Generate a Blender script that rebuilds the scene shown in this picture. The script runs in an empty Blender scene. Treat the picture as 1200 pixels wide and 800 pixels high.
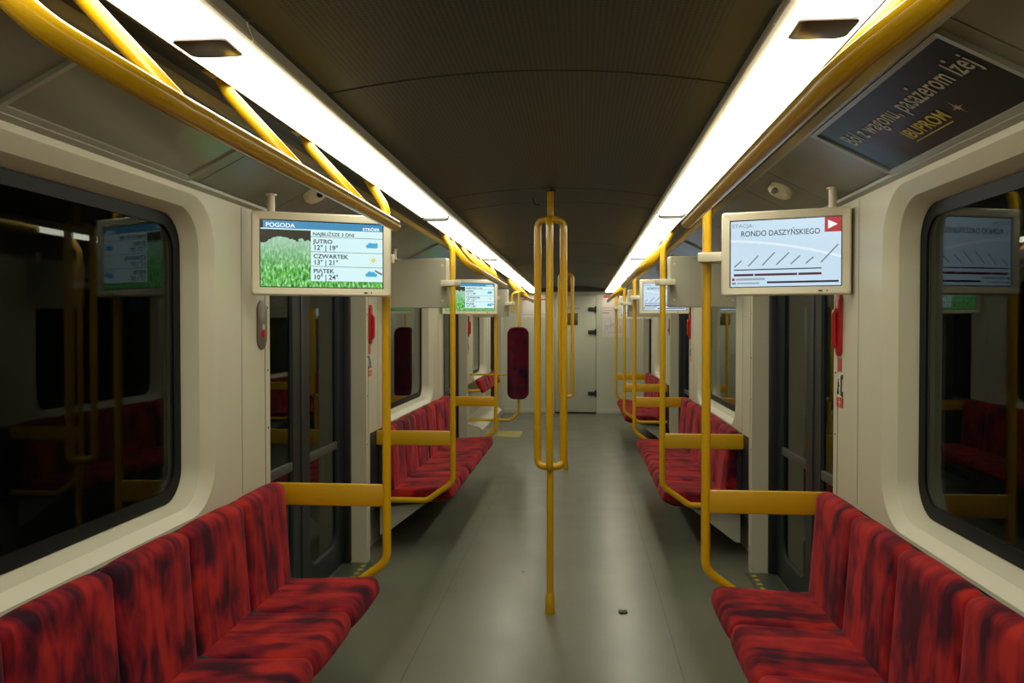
import bpy, bmesh, math, random
from mathutils import Vector, Matrix
random.seed(4)
S = bpy.context.scene
PI = math.pi

# ------------------------------------------------------------------ camera, world, exposure
cd = bpy.data.cameras.new('camera'); cam = bpy.data.objects.new('camera', cd)
S.collection.objects.link(cam); S.camera = cam
F = 933.0
cd.sensor_fit = 'HORIZONTAL'; cd.sensor_width = 36.0; cd.lens = 36.0 * F / 1200.0
cd.clip_start = 0.02; cd.clip_end = 100
PSI = math.atan(81 / F); PIT = math.atan(16 / F * math.cos(PSI))
cam.location = (0.166, 0, 1.55)
cam.rotation_euler = (PI / 2 - PIT, 0, PSI)

W = bpy.data.worlds.new('world'); S.world = W; W.use_nodes = True
W.node_tree.nodes['Background'].inputs[0].default_value = (0.010, 0.011, 0.012, 1)
W.node_tree.nodes['Background'].inputs[1].default_value = 0.4
S.view_settings.view_transform = 'Standard'; S.view_settings.look = 'None'
S.view_settings.gamma = 1; S.view_settings.use_curve_mapping = False
S.view_settings.exposure = 0.0
LIGHT = 11.0            # strength of the ceiling light diffusers

# ------------------------------------------------------------------ node helpers / materials
def srgb(r, g, b):
    f = lambda c: (c / 12.92) if c <= 0.04045 else ((c + 0.055) / 1.055) ** 2.4
    return (f(r / 255), f(g / 255), f(b / 255), 1)

def new_mat(name):
    m = bpy.data.materials.new(name); m.use_nodes = True
    return m, m.node_tree, m.node_tree.nodes['Principled BSDF']

def N(t, typ, **kw):
    n = t.nodes.new(typ)
    for k, v in kw.items(): setattr(n, k, v)
    return n

def simple(name, col, rough=0.5, metal=0.0, spec=0.5, var=0.06, scale=6.0, bump=0.0, bscale=200.0, coat=0.0):
    m, t, b = new_mat(name)
    g = N(t, 'ShaderNodeNewGeometry')
    n = N(t, 'ShaderNodeTexNoise'); n.inputs['Scale'].default_value = scale; n.inputs['Detail'].default_value = 4
    t.links.new(g.outputs['Position'], n.inputs['Vector'])
    mx = N(t, 'ShaderNodeMix', data_type='RGBA')
    mx.inputs[6].default_value = (col[0] * (1 - var), col[1] * (1 - var), col[2] * (1 - var), 1)
    mx.inputs[7].default_value = (min(1, col[0] * (1 + var)), min(1, col[1] * (1 + var)), min(1, col[2] * (1 + var)), 1)
    t.links.new(n.outputs['Fac'], mx.inputs[0]); t.links.new(mx.outputs[2], b.inputs['Base Color'])
    b.inputs['Roughness'].default_value = rough; b.inputs['Metallic'].default_value = metal
    b.inputs['Specular IOR Level'].default_value = spec
    if coat: b.inputs['Coat Weight'].default_value = coat; b.inputs['Coat Roughness'].default_value = 0.08
    if bump:
        n2 = N(t, 'ShaderNodeTexNoise'); n2.inputs['Scale'].default_value = bscale
        t.links.new(g.outputs['Position'], n2.inputs['Vector'])
        bp = N(t, 'ShaderNodeBump'); bp.inputs['Strength'].default_value = bump; bp.inputs['Distance'].default_value = 0.002
        t.links.new(n2.outputs['Fac'], bp.inputs['Height']); t.links.new(bp.outputs['Normal'], b.inputs['Normal'])
    return m

def emit(name, col, s=1.0):
    m, t, b = new_mat(name)
    b.inputs['Base Color'].default_value = (0.01, 0.01, 0.01, 1)
    b.inputs['Emission Color'].default_value = col; b.inputs['Emission Strength'].default_value = s
    b.inputs['Roughness'].default_value = 0.25
    return m

M = {}
M['wall'] = simple('cream_wall_laminate', (0.53, 0.50, 0.375), 0.42, var=0.04, scale=3, bump=0.08, bscale=500)
M['surround'] = simple('cream_window_moulding', (0.56, 0.53, 0.41), 0.30, var=0.03, coat=0.3)
M['pillar'] = simple('cream_pillar_paint', (0.47, 0.44, 0.33), 0.38, var=0.03)
M['endwall'] = simple('grey_cream_end_wall', (0.50, 0.50, 0.40), 0.5, var=0.04, bump=0.1, bscale=300)
M['seam'] = simple('dark_panel_joint', (0.03, 0.028, 0.022), 0.7)
M['lip'] = simple('silver_lamp_trim', (0.62, 0.60, 0.50), 0.4)
M['cove'] = simple('grey_cove_panel', (0.18, 0.185, 0.155), 0.36, var=0.05, coat=0.15)
M['covedark'] = simple('dark_cove_groove', (0.06, 0.06, 0.05), 0.5)
M['covetrim'] = simple('grey_metal_trim', (0.32, 0.32, 0.26), 0.35, metal=0.2)
M['yellow'] = simple('yellow_powder_coat', (0.66, 0.37, 0.002), 0.28, var=0.01, coat=0.3)
M['yellowboard'] = simple('yellow_guard_board_paint', (0.60, 0.335, 0.003), 0.40, var=0.02, coat=0.1)
M['chrome'] = simple('brushed_grey_metal', (0.42, 0.41, 0.37), 0.35, metal=0.7)
M['plastic'] = simple('cream_plastic_casing', (0.68, 0.62, 0.46), 0.42, var=0.02)
M['boxgrey'] = simple('grey_painted_steel_back', (0.42, 0.40, 0.31), 0.45, var=0.05, bump=0.1, bscale=300)
M['black'] = simple('black_rubber', (0.012, 0.012, 0.013), 0.5, var=0.1)
M['blackgloss'] = simple('black_enamel', (0.006, 0.007, 0.008), 0.5, spec=0.15, var=0.1)
M['door'] = simple('dark_grey_door_paint', (0.014, 0.020, 0.022), 0.35, spec=0.3, var=0.1)
M['shell'] = simple('dark_navy_bench_shell', (0.012, 0.016, 0.020), 0.5, var=0.15)
M['under'] = simple('light_grey_bench_bracket', (0.40, 0.40, 0.33), 0.45, var=0.05)
M['red'] = simple('red_handle_plastic', (0.42, 0.010, 0.012), 0.28, coat=0.4)
M['redlabel'] = simple('red_sticker', (0.50, 0.035, 0.025), 0.45)
M['whitelabel'] = simple('white_sticker', (0.62, 0.58, 0.50), 0.45)
M['ink'] = simple('dark_ink', (0.02, 0.02, 0.03), 0.5)
M['paper'] = simple('poster_paper', (0.62, 0.56, 0.52), 0.5, var=0.06, scale=20)
M['mapline'] = simple('grey_map_ink', (0.30, 0.24, 0.26), 0.5)
M['brown'] = simple('dark_bronze_plate', (0.085, 0.06, 0.022), 0.3, var=0.5, scale=14)
M['tunnel'] = simple('sooty_concrete', (0.03, 0.03, 0.028), 0.9, var=0.4, scale=2)
M['cable'] = simple('dusty_cable', (0.05, 0.05, 0.045), 0.8)
M['leaf'] = simple('dry_green_leaf', (0.03, 0.045, 0.008), 0.6, var=0.4, scale=80)
M['floorplate'] = simple('yellowed_floor_label', (0.34, 0.28, 0.08), 0.5, var=0.1)
M['lens'] = simple('dark_camera_lens', (0.01, 0.01, 0.012), 0.08)
M['insert'] = simple('smoked_brown_sensor_cover', (0.075, 0.05, 0.038), 0.3, var=0.15)
M['oval'] = simple('brown_grey_intercom_plate', (0.13, 0.11, 0.075), 0.4, var=0.2, scale=30)
M['adwhite'] = simple('pale_poster_print', (0.42, 0.41, 0.33), 0.4)
M['adyellow'] = simple('yellow_poster_print', (0.50, 0.40, 0.02), 0.4)
M['adstar'] = simple('peach_star_print', (0.50, 0.34, 0.20), 0.4)
M['lipstep'] = simple('door_sill_metal', (0.10, 0.115, 0.09), 0.4, metal=0.5)
M['stripe'] = simple('yellow_hazard_paint', (0.35, 0.26, 0.03), 0.6)

# fabric: red velour with purple blotches and dark streaks
def fabric(name, streak, bright=(0.38, 0.017, 0.011), mid=(0.145, 0.003, 0.010), dark=(0.018, 0.0015, 0.009)):
    m, t, b = new_mat(name)
    g = N(t, 'ShaderNodeNewGeometry')
    mp = N(t, 'ShaderNodeMapping'); mp.inputs['Scale'].default_value = streak
    t.links.new(g.outputs['Position'], mp.inputs['Vector'])
    n1 = N(t, 'ShaderNodeTexNoise'); n1.inputs['Scale'].default_value = 1.0; n1.inputs['Detail'].default_value = 3
    n1.inputs['Distortion'].default_value = 0.5
    t.links.new(mp.outputs[0], n1.inputs['Vector'])
    n2 = N(t, 'ShaderNodeTexNoise'); n2.inputs['Scale'].default_value = 6.5; n2.inputs['Detail'].default_value = 2
    t.links.new(g.outputs['Position'], n2.inputs['Vector'])
    ad = N(t, 'ShaderNodeMath', operation='MULTIPLY_ADD'); ad.inputs[1].default_value = 0.55
    sc = N(t, 'ShaderNodeMath', operation='MULTIPLY'); sc.inputs[1].default_value = 0.45
    t.links.new(n2.outputs['Fac'], sc.inputs[0]); t.links.new(n1.outputs['Fac'], ad.inputs[0]); t.links.new(sc.outputs[0], ad.inputs[2])
    cr = N(t, 'ShaderNodeValToRGB'); e = cr.color_ramp.elements
    e[0].position = 0.40; e[0].color = (*dark, 1); e[1].position = 0.60; e[1].color = (*bright, 1)
    k = e.new(0.475); k.color = (*mid, 1)
    t.links.new(ad.outputs[0], cr.inputs[0])
    t.links.new(cr.outputs[0], b.inputs['Base Color'])
    b.inputs['Roughness'].default_value = 0.85; b.inputs['Specular IOR Level'].default_value = 0.2
    b.inputs['Sheen Weight'].default_value = 0.25; b.inputs['Sheen Roughness'].default_value = 0.4
    b.inputs['Sheen Tint'].default_value = (0.9, 0.15, 0.2, 1)
    n3 = N(t, 'ShaderNodeTexNoise'); n3.inputs['Scale'].default_value = 600
    t.links.new(g.outputs['Position'], n3.inputs['Vector'])
    bp = N(t, 'ShaderNodeBump'); bp.inputs['Strength'].default_value = 0.25; bp.inputs['Distance'].default_value = 0.002
    t.links.new(n3.outputs['Fac'], bp.inputs['Height']); t.links.new(bp.outputs['Normal'], b.inputs['Normal'])
    return m
M['fabric_seat'] = fabric('red_velour_seat', (3.2, 14.0, 4.0))
M['fabric_back'] = fabric('red_velour_backrest', (4.0, 16.0, 4.5))
M['fabric_pad'] = fabric('burgundy_velour_pad', (10.0, 10.0, 8.0), (0.085, 0.003, 0.012), (0.05, 0.002, 0.012), (0.018, 0.001, 0.008))

def floor_mat():
    m, t, b = new_mat('grey_vinyl_floor')
    g = N(t, 'ShaderNodeNewGeometry')
    n = N(t, 'ShaderNodeTexNoise'); n.inputs['Scale'].default_value = 1.6; n.inputs['Detail'].default_value = 5
    n2 = N(t, 'ShaderNodeTexNoise'); n2.inputs['Scale'].default_value = 90; n2.inputs['Detail'].default_value = 2
    for q in (n, n2): t.links.new(g.outputs['Position'], q.inputs['Vector'])
    a = N(t, 'ShaderNodeMath', operation='MULTIPLY_ADD'); a.inputs[1].default_value = 0.65
    s2 = N(t, 'ShaderNodeMath', operation='MULTIPLY'); s2.inputs[1].default_value = 0.35
    t.links.new(n2.outputs['Fac'], s2.inputs[0]); t.links.new(n.outputs['Fac'], a.inputs[0]); t.links.new(s2.outputs[0], a.inputs[2])
    cr = N(t, 'ShaderNodeValToRGB'); e = cr.color_ramp.elements
    e[0].position = 0.3; e[0].color = (0.110, 0.112, 0.080, 1); e[1].position = 0.7; e[1].color = (0.160, 0.162, 0.120, 1)
    t.links.new(a.outputs[0], cr.inputs[0])
    # welded joints between the vinyl sheets
    sp = N(t, 'ShaderNodeSeparateXYZ'); t.links.new(g.outputs['Position'], sp.inputs[0])
    ab = N(t, 'ShaderNodeMath', operation='ABSOLUTE'); t.links.new(sp.outputs[0], ab.inputs[0])
    su = N(t, 'ShaderNodeMath', operation='SUBTRACT'); su.inputs[1].default_value = 0.62; t.links.new(ab.outputs[0], su.inputs[0])
    a2 = N(t, 'ShaderNodeMath', operation='ABSOLUTE'); t.links.new(su.outputs[0], a2.inputs[0])
    lt = N(t, 'ShaderNodeMath', operation='LESS_THAN'); lt.inputs[1].default_value = 0.0022; t.links.new(a2.outputs[0], lt.inputs[0])
    mx = N(t, 'ShaderNodeMix', data_type='RGBA'); mx.inputs[7].default_value = (0.05, 0.05, 0.035, 1)
    t.links.new(lt.outputs[0], mx.inputs[0]); t.links.new(cr.outputs[0], mx.inputs[6]); t.links.new(mx.outputs[2], b.inputs['Base Color'])
    rr = N(t, 'ShaderNodeMapRange'); rr.inputs[3].default_value = 0.24; rr.inputs[4].default_value = 0.38
    n4 = N(t, 'ShaderNodeTexNoise'); n4.inputs['Scale'].default_value = 3.5; n4.inputs['Detail'].default_value = 3
    t.links.new(g.outputs['Position'], n4.inputs['Vector'])
    t.links.new(n4.outputs['Fac'], rr.inputs[0]); t.links.new(rr.outputs[0], b.inputs['Roughness'])
    bp = N(t, 'ShaderNodeBump'); bp.inputs['Strength'].default_value = 0.04; bp.inputs['Distance'].default_value = 0.002
    n5 = N(t, 'ShaderNodeTexNoise'); n5.inputs['Scale'].default_value = 14; n5.inputs['Detail'].default_value = 3
    t.links.new(g.outputs['Position'], n5.inputs['Vector'])
    t.links.new(n5.outputs['Fac'], bp.inputs['Height']); t.links.new(bp.outputs['Normal'], b.inputs['Normal'])
    return m
M['floor'] = floor_mat()

def ceiling_mat():
    m, t, b = new_mat('perforated_ceiling_panel')
    g = N(t, 'ShaderNodeNewGeometry'); sp = N(t, 'ShaderNodeSeparateXYZ'); t.links.new(g.outputs['Position'], sp.inputs[0])
    P = 0.0145; outs = []
    for i in (0, 1):
        d = N(t, 'ShaderNodeMath', operation='DIVIDE'); d.inputs[1].default_value = P; t.links.new(sp.outputs[i], d.inputs[0])
        fr = N(t, 'ShaderNodeMath', operation='FRACT'); t.links.new(d.outputs[0], fr.inputs[0])
        s = N(t, 'ShaderNodeMath', operation='SUBTRACT'); s.inputs[1].default_value = 0.5; t.links.new(fr.outputs[0], s.inputs[0])
        q = N(t, 'ShaderNodeMath', operation='MULTIPLY'); t.links.new(s.outputs[0], q.inputs[0]); t.links.new(s.outputs[0], q.inputs[1])
        outs.append(q)
    ad = N(t, 'ShaderNodeMath', operation='ADD'); t.links.new(outs[0].outputs[0], ad.inputs[0]); t.links.new(outs[1].outputs[0], ad.inputs[1])
    lt = N(t, 'ShaderNodeMath', operation='LESS_THAN'); lt.inputs[1].default_value = 0.085; t.links.new(ad.outputs[0], lt.inputs[0])
    ab = N(t, 'ShaderNodeMath', operation='ABSOLUTE'); t.links.new(sp.outputs[0], ab.inputs[0])
    l2 = N(t, 'ShaderNodeMath', operation='LESS_THAN'); l2.inputs[1].default_value = 0.50; t.links.new(ab.outputs[0], l2.inputs[0])
    mu = N(t, 'ShaderNodeMath', operation='MULTIPLY'); t.links.new(lt.outputs[0], mu.inputs[0]); t.links.new(l2.outputs[0], mu.inputs[1])
    mx = N(t, 'ShaderNodeMix', data_type='RGBA'); mx.inputs[6].default_value = (0.046, 0.049, 0.031, 1); mx.inputs[7].default_value = (0.003, 0.003, 0.002, 1)
    t.links.new(mu.outputs[0], mx.inputs[0]); t.links.new(mx.outputs[2], b.inputs['Base Color'])
    b.inputs['Roughness'].default_value = 0.55
    return m
M['ceiling'] = ceiling_mat()

def glass_mat(name, f0=0.05, tint=(0.55, 0.58, 0.58), pw=5.5):
    m = bpy.data.materials.new(name); m.use_nodes = True; t = m.node_tree; t.nodes.clear()
    o = N(t, 'ShaderNodeOutputMaterial'); mx = N(t, 'ShaderNodeMixShader')
    tr = N(t, 'ShaderNodeBsdfTransparent'); tr.inputs[0].default_value = (*tint, 1)
    gl = N(t, 'ShaderNodeBsdfGlossy'); gl.inputs['Roughness'].default_value = 0.015; gl.inputs[0].default_value = (0.95, 1, 0.97, 1)
    lw = N(t, 'ShaderNodeLayerWeight'); lw.inputs[0].default_value = 0.5
    pw_ = N(t, 'ShaderNodeMath', operation='POWER'); pw_.inputs[1].default_value = pw
    mr = N(t, 'ShaderNodeMath', operation='MULTIPLY_ADD'); mr.inputs[1].default_value = 1 - f0; mr.inputs[2].default_value = f0
    t.links.new(lw.outputs['Facing'], pw_.inputs[0]); t.links.new(pw_.outputs[0], mr.inputs[0])
    t.links.new(mr.outputs[0], mx.inputs[0]); t.links.new(tr.outputs[0], mx.inputs[1]); t.links.new(gl.outputs[0], mx.inputs[2])
    t.links.new(mx.outputs[0], o.inputs[0])
    return m
M['glass'] = glass_mat('tinted_window_glass', 0.016)
M['doorglass'] = glass_mat('tinted_door_glass', 0.03, (0.45, 0.5, 0.5))

def diffuser_mat():
    m, t, b = new_mat('glowing_lamp_diffuser')
    b.inputs['Base Color'].default_value = (0.8, 0.8, 0.75, 1)
    b.inputs['Emission Color'].default_value = (1.0, 0.965, 0.78, 1); b.inputs['Emission Strength'].default_value = LIGHT
    return m
M['diffuser'] = diffuser_mat()

def grass_mat():   # the photo of grass shown on the weather screen
    m, t, b = new_mat('screen_picture_of_grass')
    tc = N(t, 'ShaderNodeTexCoord'); mp = N(t, 'ShaderNodeMapping'); mp.inputs['Scale'].default_value = (120, 1, 48)
    t.links.new(tc.outputs['Object'], mp.inputs[0])
    n = N(t, 'ShaderNodeTexNoise'); n.inputs['Scale'].default_value = 1; n.inputs['Detail'].default_value = 4; n.inputs['Distortion'].default_value = 0.6
    t.links.new(mp.outputs[0], n.inputs['Vector'])
    sp = N(t, 'ShaderNodeSeparateXYZ'); t.links.new(tc.outputs['Object'], sp.inputs[0])
    cr = N(t, 'ShaderNodeValToRGB'); e = cr.color_ramp.elements
    e[0].position = 0.35; e[0].color = srgb(20, 110, 30); e[1].position = 0.72; e[1].color = srgb(205, 240, 215)
    k = e.new(0.52); k.color = srgb(95, 185, 70)
    t.links.new(n.outputs['Fac'], cr.inputs[0])
    hz = N(t, 'ShaderNodeMapRange'); hz.inputs[1].default_value = -0.06; hz.inputs[2].default_value = 0.055; hz.inputs[4].default_value = 0.75
    t.links.new(sp.outputs[2], hz.inputs[0])
    m1 = N(t, 'ShaderNodeMix', data_type='RGBA'); m1.inputs[7].default_value = srgb(170, 205, 185)
    t.links.new(hz.outputs[0], m1.inputs[0]); t.links.new(cr.outputs[0], m1.inputs[6])
    n2 = N(t, 'ShaderNodeTexNoise'); n2.inputs['Scale'].default_value = 22; t.links.new(tc.outputs['Object'], n2.inputs['Vector'])
    md = N(t, 'ShaderNodeMath', operation='MULTIPLY_ADD'); md.inputs[1].default_value = 0.09; t.links.new(n2.outputs['Fac'], md.inputs[0]); t.links.new(sp.outputs[2], md.inputs[2])
    gt = N(t, 'ShaderNodeMath', operation='GREATER_THAN'); gt.inputs[1].default_value = 0.108; t.links.new(md.outputs[0], gt.inputs[0])
    m2 = N(t, 'ShaderNodeMix', data_type='RGBA'); m2.inputs[7].default_value = srgb(28, 30, 22)
    t.links.new(gt.outputs[0], m2.inputs[0]); t.links.new(m1.outputs[2], m2.inputs[6])
    b.inputs['Base Color'].default_value = (0.01, 0.01, 0.01, 1)
    t.links.new(m2.outputs[2], b.inputs['Emission Color']); b.inputs['Emission Strength'].default_value = 1.0
    b.inputs['Roughness'].default_value = 0.2
    return m
M['s_grass'] = grass_mat()
M['s_blue'] = emit('screen_blue_band', srgb(45, 135, 180))
M['s_panel'] = emit('screen_pale_panel', srgb(212, 244, 246))
M['s_pale'] = emit('screen_pale_blue', srgb(196, 220, 238))
M['s_swoosh'] = emit('screen_white_swoosh', srgb(222, 238, 248))  # pale curved band drawn across the route picture
M['s_white'] = emit('screen_white', srgb(240, 250, 255))
M['s_dark'] = emit('screen_dark_text', srgb(30, 50, 60))
M['s_grey'] = emit('screen_grey_line', srgb(110, 125, 130))
M['s_line'] = emit('screen_fine_grey', srgb(150, 165, 175))
M['s_cloud'] = emit('screen_cloud_blue', srgb(60, 170, 215))
M['s_sun'] = emit('screen_sun_yellow', srgb(225, 205, 110))
M['s_red'] = emit('screen_red', srgb(170, 20, 35))
M['s_maroon'] = emit('screen_maroon', srgb(75, 15, 50))
M['s_navy'] = emit('screen_navy', srgb(12, 20, 55))
M['s_off'] = simple('dark_screen_border', (0.012, 0.014, 0.016), 0.15)
M['led'] = emit('red_indicator_lamp', (0.7, 0.02, 0.04, 1), 0.25)

def ad_mat():
    m, t, b = new_mat('dark_purple_and_blue_advert_print')
    tc = N(t, 'ShaderNodeTexCoord'); sp = N(t, 'ShaderNodeSeparateXYZ'); t.links.new(tc.outputs['Object'], sp.inputs[0])
    n = N(t, 'ShaderNodeTexNoise'); n.inputs['Scale'].default_value = 5; n.inputs['Detail'].default_value = 4
    t.links.new(tc.outputs['Object'], n.inputs['Vector'])
    a = N(t, 'ShaderNodeMath', operation='MULTIPLY_ADD'); a.inputs[1].default_value = 0.28
    t.links.new(n.outputs['Fac'], a.inputs[0]); t.links.new(sp.outputs[0], a.inputs[2])
    cr = N(t, 'ShaderNodeValToRGB'); e = cr.color_ramp.elements
    mr = N(t, 'ShaderNodeMapRange'); mr.inputs[1].default_value = -0.42; mr.inputs[2].default_value = 0.6
    t.links.new(a.outputs[0], mr.inputs[0]); t.links.new(mr.outputs[0], cr.inputs[0])
    e[0].position = 0.06; e[0].color = (0.07, 0.17, 0.26, 1); e[1].position = 0.95; e[1].color = (0.012, 0.010, 0.012, 1)
    k = e.new(0.20); k.color = (0.035, 0.07, 0.13, 1); k = e.new(0.30); k.color = (0.035, 0.010, 0.022, 1); k = e.new(0.6); k.color = (0.022, 0.008, 0.016, 1)
    t.links.new(cr.outputs[0], b.inputs['Base Color']); b.inputs['Roughness'].default_value = 0.35
    b.inputs['Specular IOR Level'].default_value = 0.12
    return m
M['ad'] = ad_mat()
M['blankposter'] = simple('bare_glossy_poster_board', (0.21, 0.20, 0.155), 0.24, var=0.12, scale=3, coat=0.3)
M['blueposter'] = simple('blue_poster_print', (0.09, 0.15, 0.26), 0.3, var=0.5, scale=6)

# ------------------------------------------------------------------ object helpers
def link(o): S.collection.objects.link(o); return o
def tag(o, label, cat, group=None):
    o['label'] = label; o['category'] = cat
    if group: o['group'] = group
    return o
def thing(name, label, cat, loc=(0, 0, 0), rz=0.0, group=None):
    o = link(bpy.data.objects.new(name, None)); o.location = loc; o.rotation_euler = (0, 0, rz)
    o.empty_display_size = 0.1
    return tag(o, label, cat, group)
def root_of(o):
    while o.parent: o = o.parent
    return o
def obj(name, bm, mat, parent=None, world=True, smooth=35, label=None):
    """bm in world coordinates (world=True) or in the parent's frame (world=False)"""
    if world and parent is not None:
        bmesh.ops.translate(bm, verts=bm.verts, vec=-Vector(root_of(parent).location))
    bmesh.ops.recalc_face_normals(bm, faces=bm.faces)
    me = bpy.data.meshes.new(name); bm.to_mesh(me); bm.free()
    for p in me.polygons: p.use_smooth = True
    me.set_sharp_from_angle(angle=math.radians(smooth))
    o = link(bpy.data.objects.new(name, me)); me.materials.append(mat)
    if parent is not None: o.parent = parent
    if label: o['label'] = label
    return o
def struct(name, bm, mat, parent=None, smooth=35):
    o = obj(name, bm, mat, parent, smooth=smooth)
    if parent is None: o['kind'] = 'structure'
    return o
def sroot(name, loc=(0, 0, 0)):
    o = link(bpy.data.objects.new(name, None)); o.location = loc; o['kind'] = 'structure'; return o
def B(): return bmesh.new()

def box(bm, x0, x1, y0, y1, z0, z1, bev=0.0, seg=2):
    if x0 > x1: x0, x1 = x1, x0
    r = bmesh.ops.create_cube(bm, size=1)
    bmesh.ops.scale(bm, vec=(x1 - x0, y1 - y0, z1 - z0), verts=r['verts'])
    bmesh.ops.translate(bm, vec=((x0 + x1) / 2, (y0 + y1) / 2, (z0 + z1) / 2), verts=r['verts'])
    if bev:
        es = list({e for v in r['verts'] for e in v.link_edges})
        bmesh.ops.bevel(bm, geom=es, offset=bev, segments=seg, affect='EDGES', profile=0.5)
    return bm

def loft(bm, rings, closed=True, cap=False):
    vs = [[bm.verts.new(p) for p in r] for r in rings]
    n = len(rings[0])
    for a, b in zip(vs[:-1], vs[1:]):
        for i in range(n if closed else n - 1):
            j = (i + 1) % n
            try: bm.faces.new((a[i], a[j], b[j], b[i]))
            except ValueError: pass
    if cap: bm.faces.new(vs[0]); bm.faces.new(list(reversed(vs[-1])))
    return vs

def fillet(pts, rad, n=6):
    pts = [Vector(p) for p in pts]; out = [pts[0]]
    for i in range(1, len(pts) - 1):
        a, b, c = pts[i - 1], pts[i], pts[i + 1]
        u = (a - b).normalized(); v = (c - b).normalized()
        ang = u.angle(v)
        if ang > PI - 0.02: out.append(b); continue
        r = rad[i - 1] if isinstance(rad, (list, tuple)) else rad
        d = min(r / math.tan(ang / 2), (a - b).length * 0.49, (c - b).length * 0.49)
        p0, p1 = b + u * d, b + v * d
        for k in range(n + 1):
            t = k / n; out.append((1 - t) ** 2 * p0 + 2 * t * (1 - t) * b + t * t * p1)
    out.append(pts[-1]); return out

def tube(bm, pts, r, seg=14, cap=True):
    pts = [Vector(p) for p in pts]
    if not isinstance(r, (list, tuple)): r = [r] * len(pts)
    t0 = (pts[1] - pts[0]).normalized()
    nrm = t0.orthogonal().normalized(); rings = []
    for i, p in enumerate(pts):
        if i == 0: t = t0
        elif i == len(pts) - 1: t = (pts[-1] - pts[-2]).normalized()
        else: t = ((pts[i] - pts[i - 1]).normalized() + (pts[i + 1] - pts[i]).normalized()).normalized()
        nrm = (nrm - t * nrm.dot(t)).normalized(); bn = t.cross(nrm)
        rings.append([p + (nrm * math.cos(2 * PI * k / seg) + bn * math.sin(2 * PI * k / seg)) * r[i] for k in range(seg)])
    loft(bm, rings, True, cap); return bm

def rrect(a0, a1, b0, b1, r, n=8):
    out = []
    for (ca, cb, st) in ((a1 - r, b1 - r, 0), (a0 + r, b1 - r, 1), (a0 + r, b0 + r, 2), (a1 - r, b0 + r, 3)):
        for k in range(n + 1):
            an = (st + k / n) * PI / 2
            out.append((ca + r * math.cos(an), cb + r * math.sin(an)))
    return out

def prism_y(bm, prof, y0, y1):     # profile in (x, z) swept along y
    loft(bm, [[(x, y0, z) for x, z in prof], [(x, y1, z) for x, z in prof]], True, True); return bm
def strip_y(bm, prof, y0, y1):
    loft(bm, [[(x, y0, z) for x, z in prof], [(x, y1, z) for x, z in prof]], False, False); return bm

def cushion(bm, prof, y0, y1, r=0.045, bulge=0.012, ny=18, ctr=None):
    """closed profile (x,z) swept along y, edges rounded towards the ends, surface slightly pillowed"""
    n = len(prof); P = [Vector((x, z)) for x, z in prof]
    area = sum(P[i].x * P[(i + 1) % n].y - P[(i + 1) % n].x * P[i].y for i in range(n))
    sg = 1 if area > 0 else -1
    nor = []
    for i in range(n):
        e1 = (P[i] - P[i - 1]).normalized(); e2 = (P[(i + 1) % n] - P[i]).normalized()
        t = (e1 + e2).normalized(); nor.append(Vector((t.y, -t.x)) * sg)     # outward
    h = (y1 - y0) / 2; c = (y0 + y1) / 2; rings = []
    for k in range(ny + 1):
        u = -math.cos(PI * k / ny); y = u * h
        q = max(0, abs(y) - (h - r)) / r
        d = -r * 0.42 * (1 - math.sqrt(max(0, 1 - q * q))) + bulge * (1 - u ** 4)
        rings.append([(p.x + m.x * d, c + y, p.y + m.y * d) for p, m in zip(P, nor)])
    loft(bm, rings, True, True); return bm

def smooth_prof(ctrl, rad, n=5):
    c = [Vector((x, 0, z)) for x, z in ctrl]; out = []
    m = len(c)
    for i in range(m):
        a, b, d = c[i - 1], c[i], c[(i + 1) % m]
        u = (a - b).normalized(); v = (d - b).normalized(); ang = u.angle(v)
        r = rad[i] if isinstance(rad, (list, tuple)) else rad
        dd = min(r / math.tan(ang / 2), (a - b).length * 0.48, (d - b).length * 0.48)
        for k in range(n + 1):
            t = k / n; p = (1 - t) ** 2 * (b + u * dd) + 2 * t * (1 - t) * b + t * t * (b + v * dd)
            out.append((p.x, p.z))
    # subdivide the long runs so that pillowing shows
    res = []
    for i, p in enumerate(out):
        q = out[(i + 1) % len(out)]; res.append(p)
        L = math.hypot(q[0] - p[0], q[1] - p[1]); k = int(L / 0.06)
        for j in range(1, k + 1): res.append((p[0] + (q[0] - p[0]) * j / (k + 1), p[1] + (q[1] - p[1]) * j / (k + 1)))
    return res

def text_bm(s, size, align='LEFT', extrude=0.0003, bold=0.0, sx=1.0, spacing=1.0):
    c = bpy.data.curves.new('writing', 'FONT'); c.body = s; c.size = size; c.align_x = align; c.extrude = extrude; c.offset = bold; c.resolution_u = 4; c.space_character = spacing
    o = link(bpy.data.objects.new('writing', c)); bpy.context.view_layer.update()
    me = bpy.data.meshes.new_from_object(o.evaluated_get(bpy.context.evaluated_depsgraph_get()))
    bm = B(); bm.from_mesh(me); bpy.data.objects.remove(o); bpy.data.meshes.remove(me); bpy.data.curves.remove(c)
    bmesh.ops.scale(bm, vec=(sx, 1, 1), verts=bm.verts)
    return bm
def text_on(name, s, size, x, z, y, mat, parent, **k):      # lettering on a face that looks along local -Y
    bm = text_bm(s, size, **k)
    bmesh.ops.rotate(bm, matrix=Matrix.Rotation(PI / 2, 3, 'X'), verts=bm.verts)
    bmesh.ops.translate(bm, vec=(x, y, z), verts=bm.verts)
    o = obj(name, bm, mat, parent, world=False)
    for p in o.data.polygons: p.use_smooth = False
    return o

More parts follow.
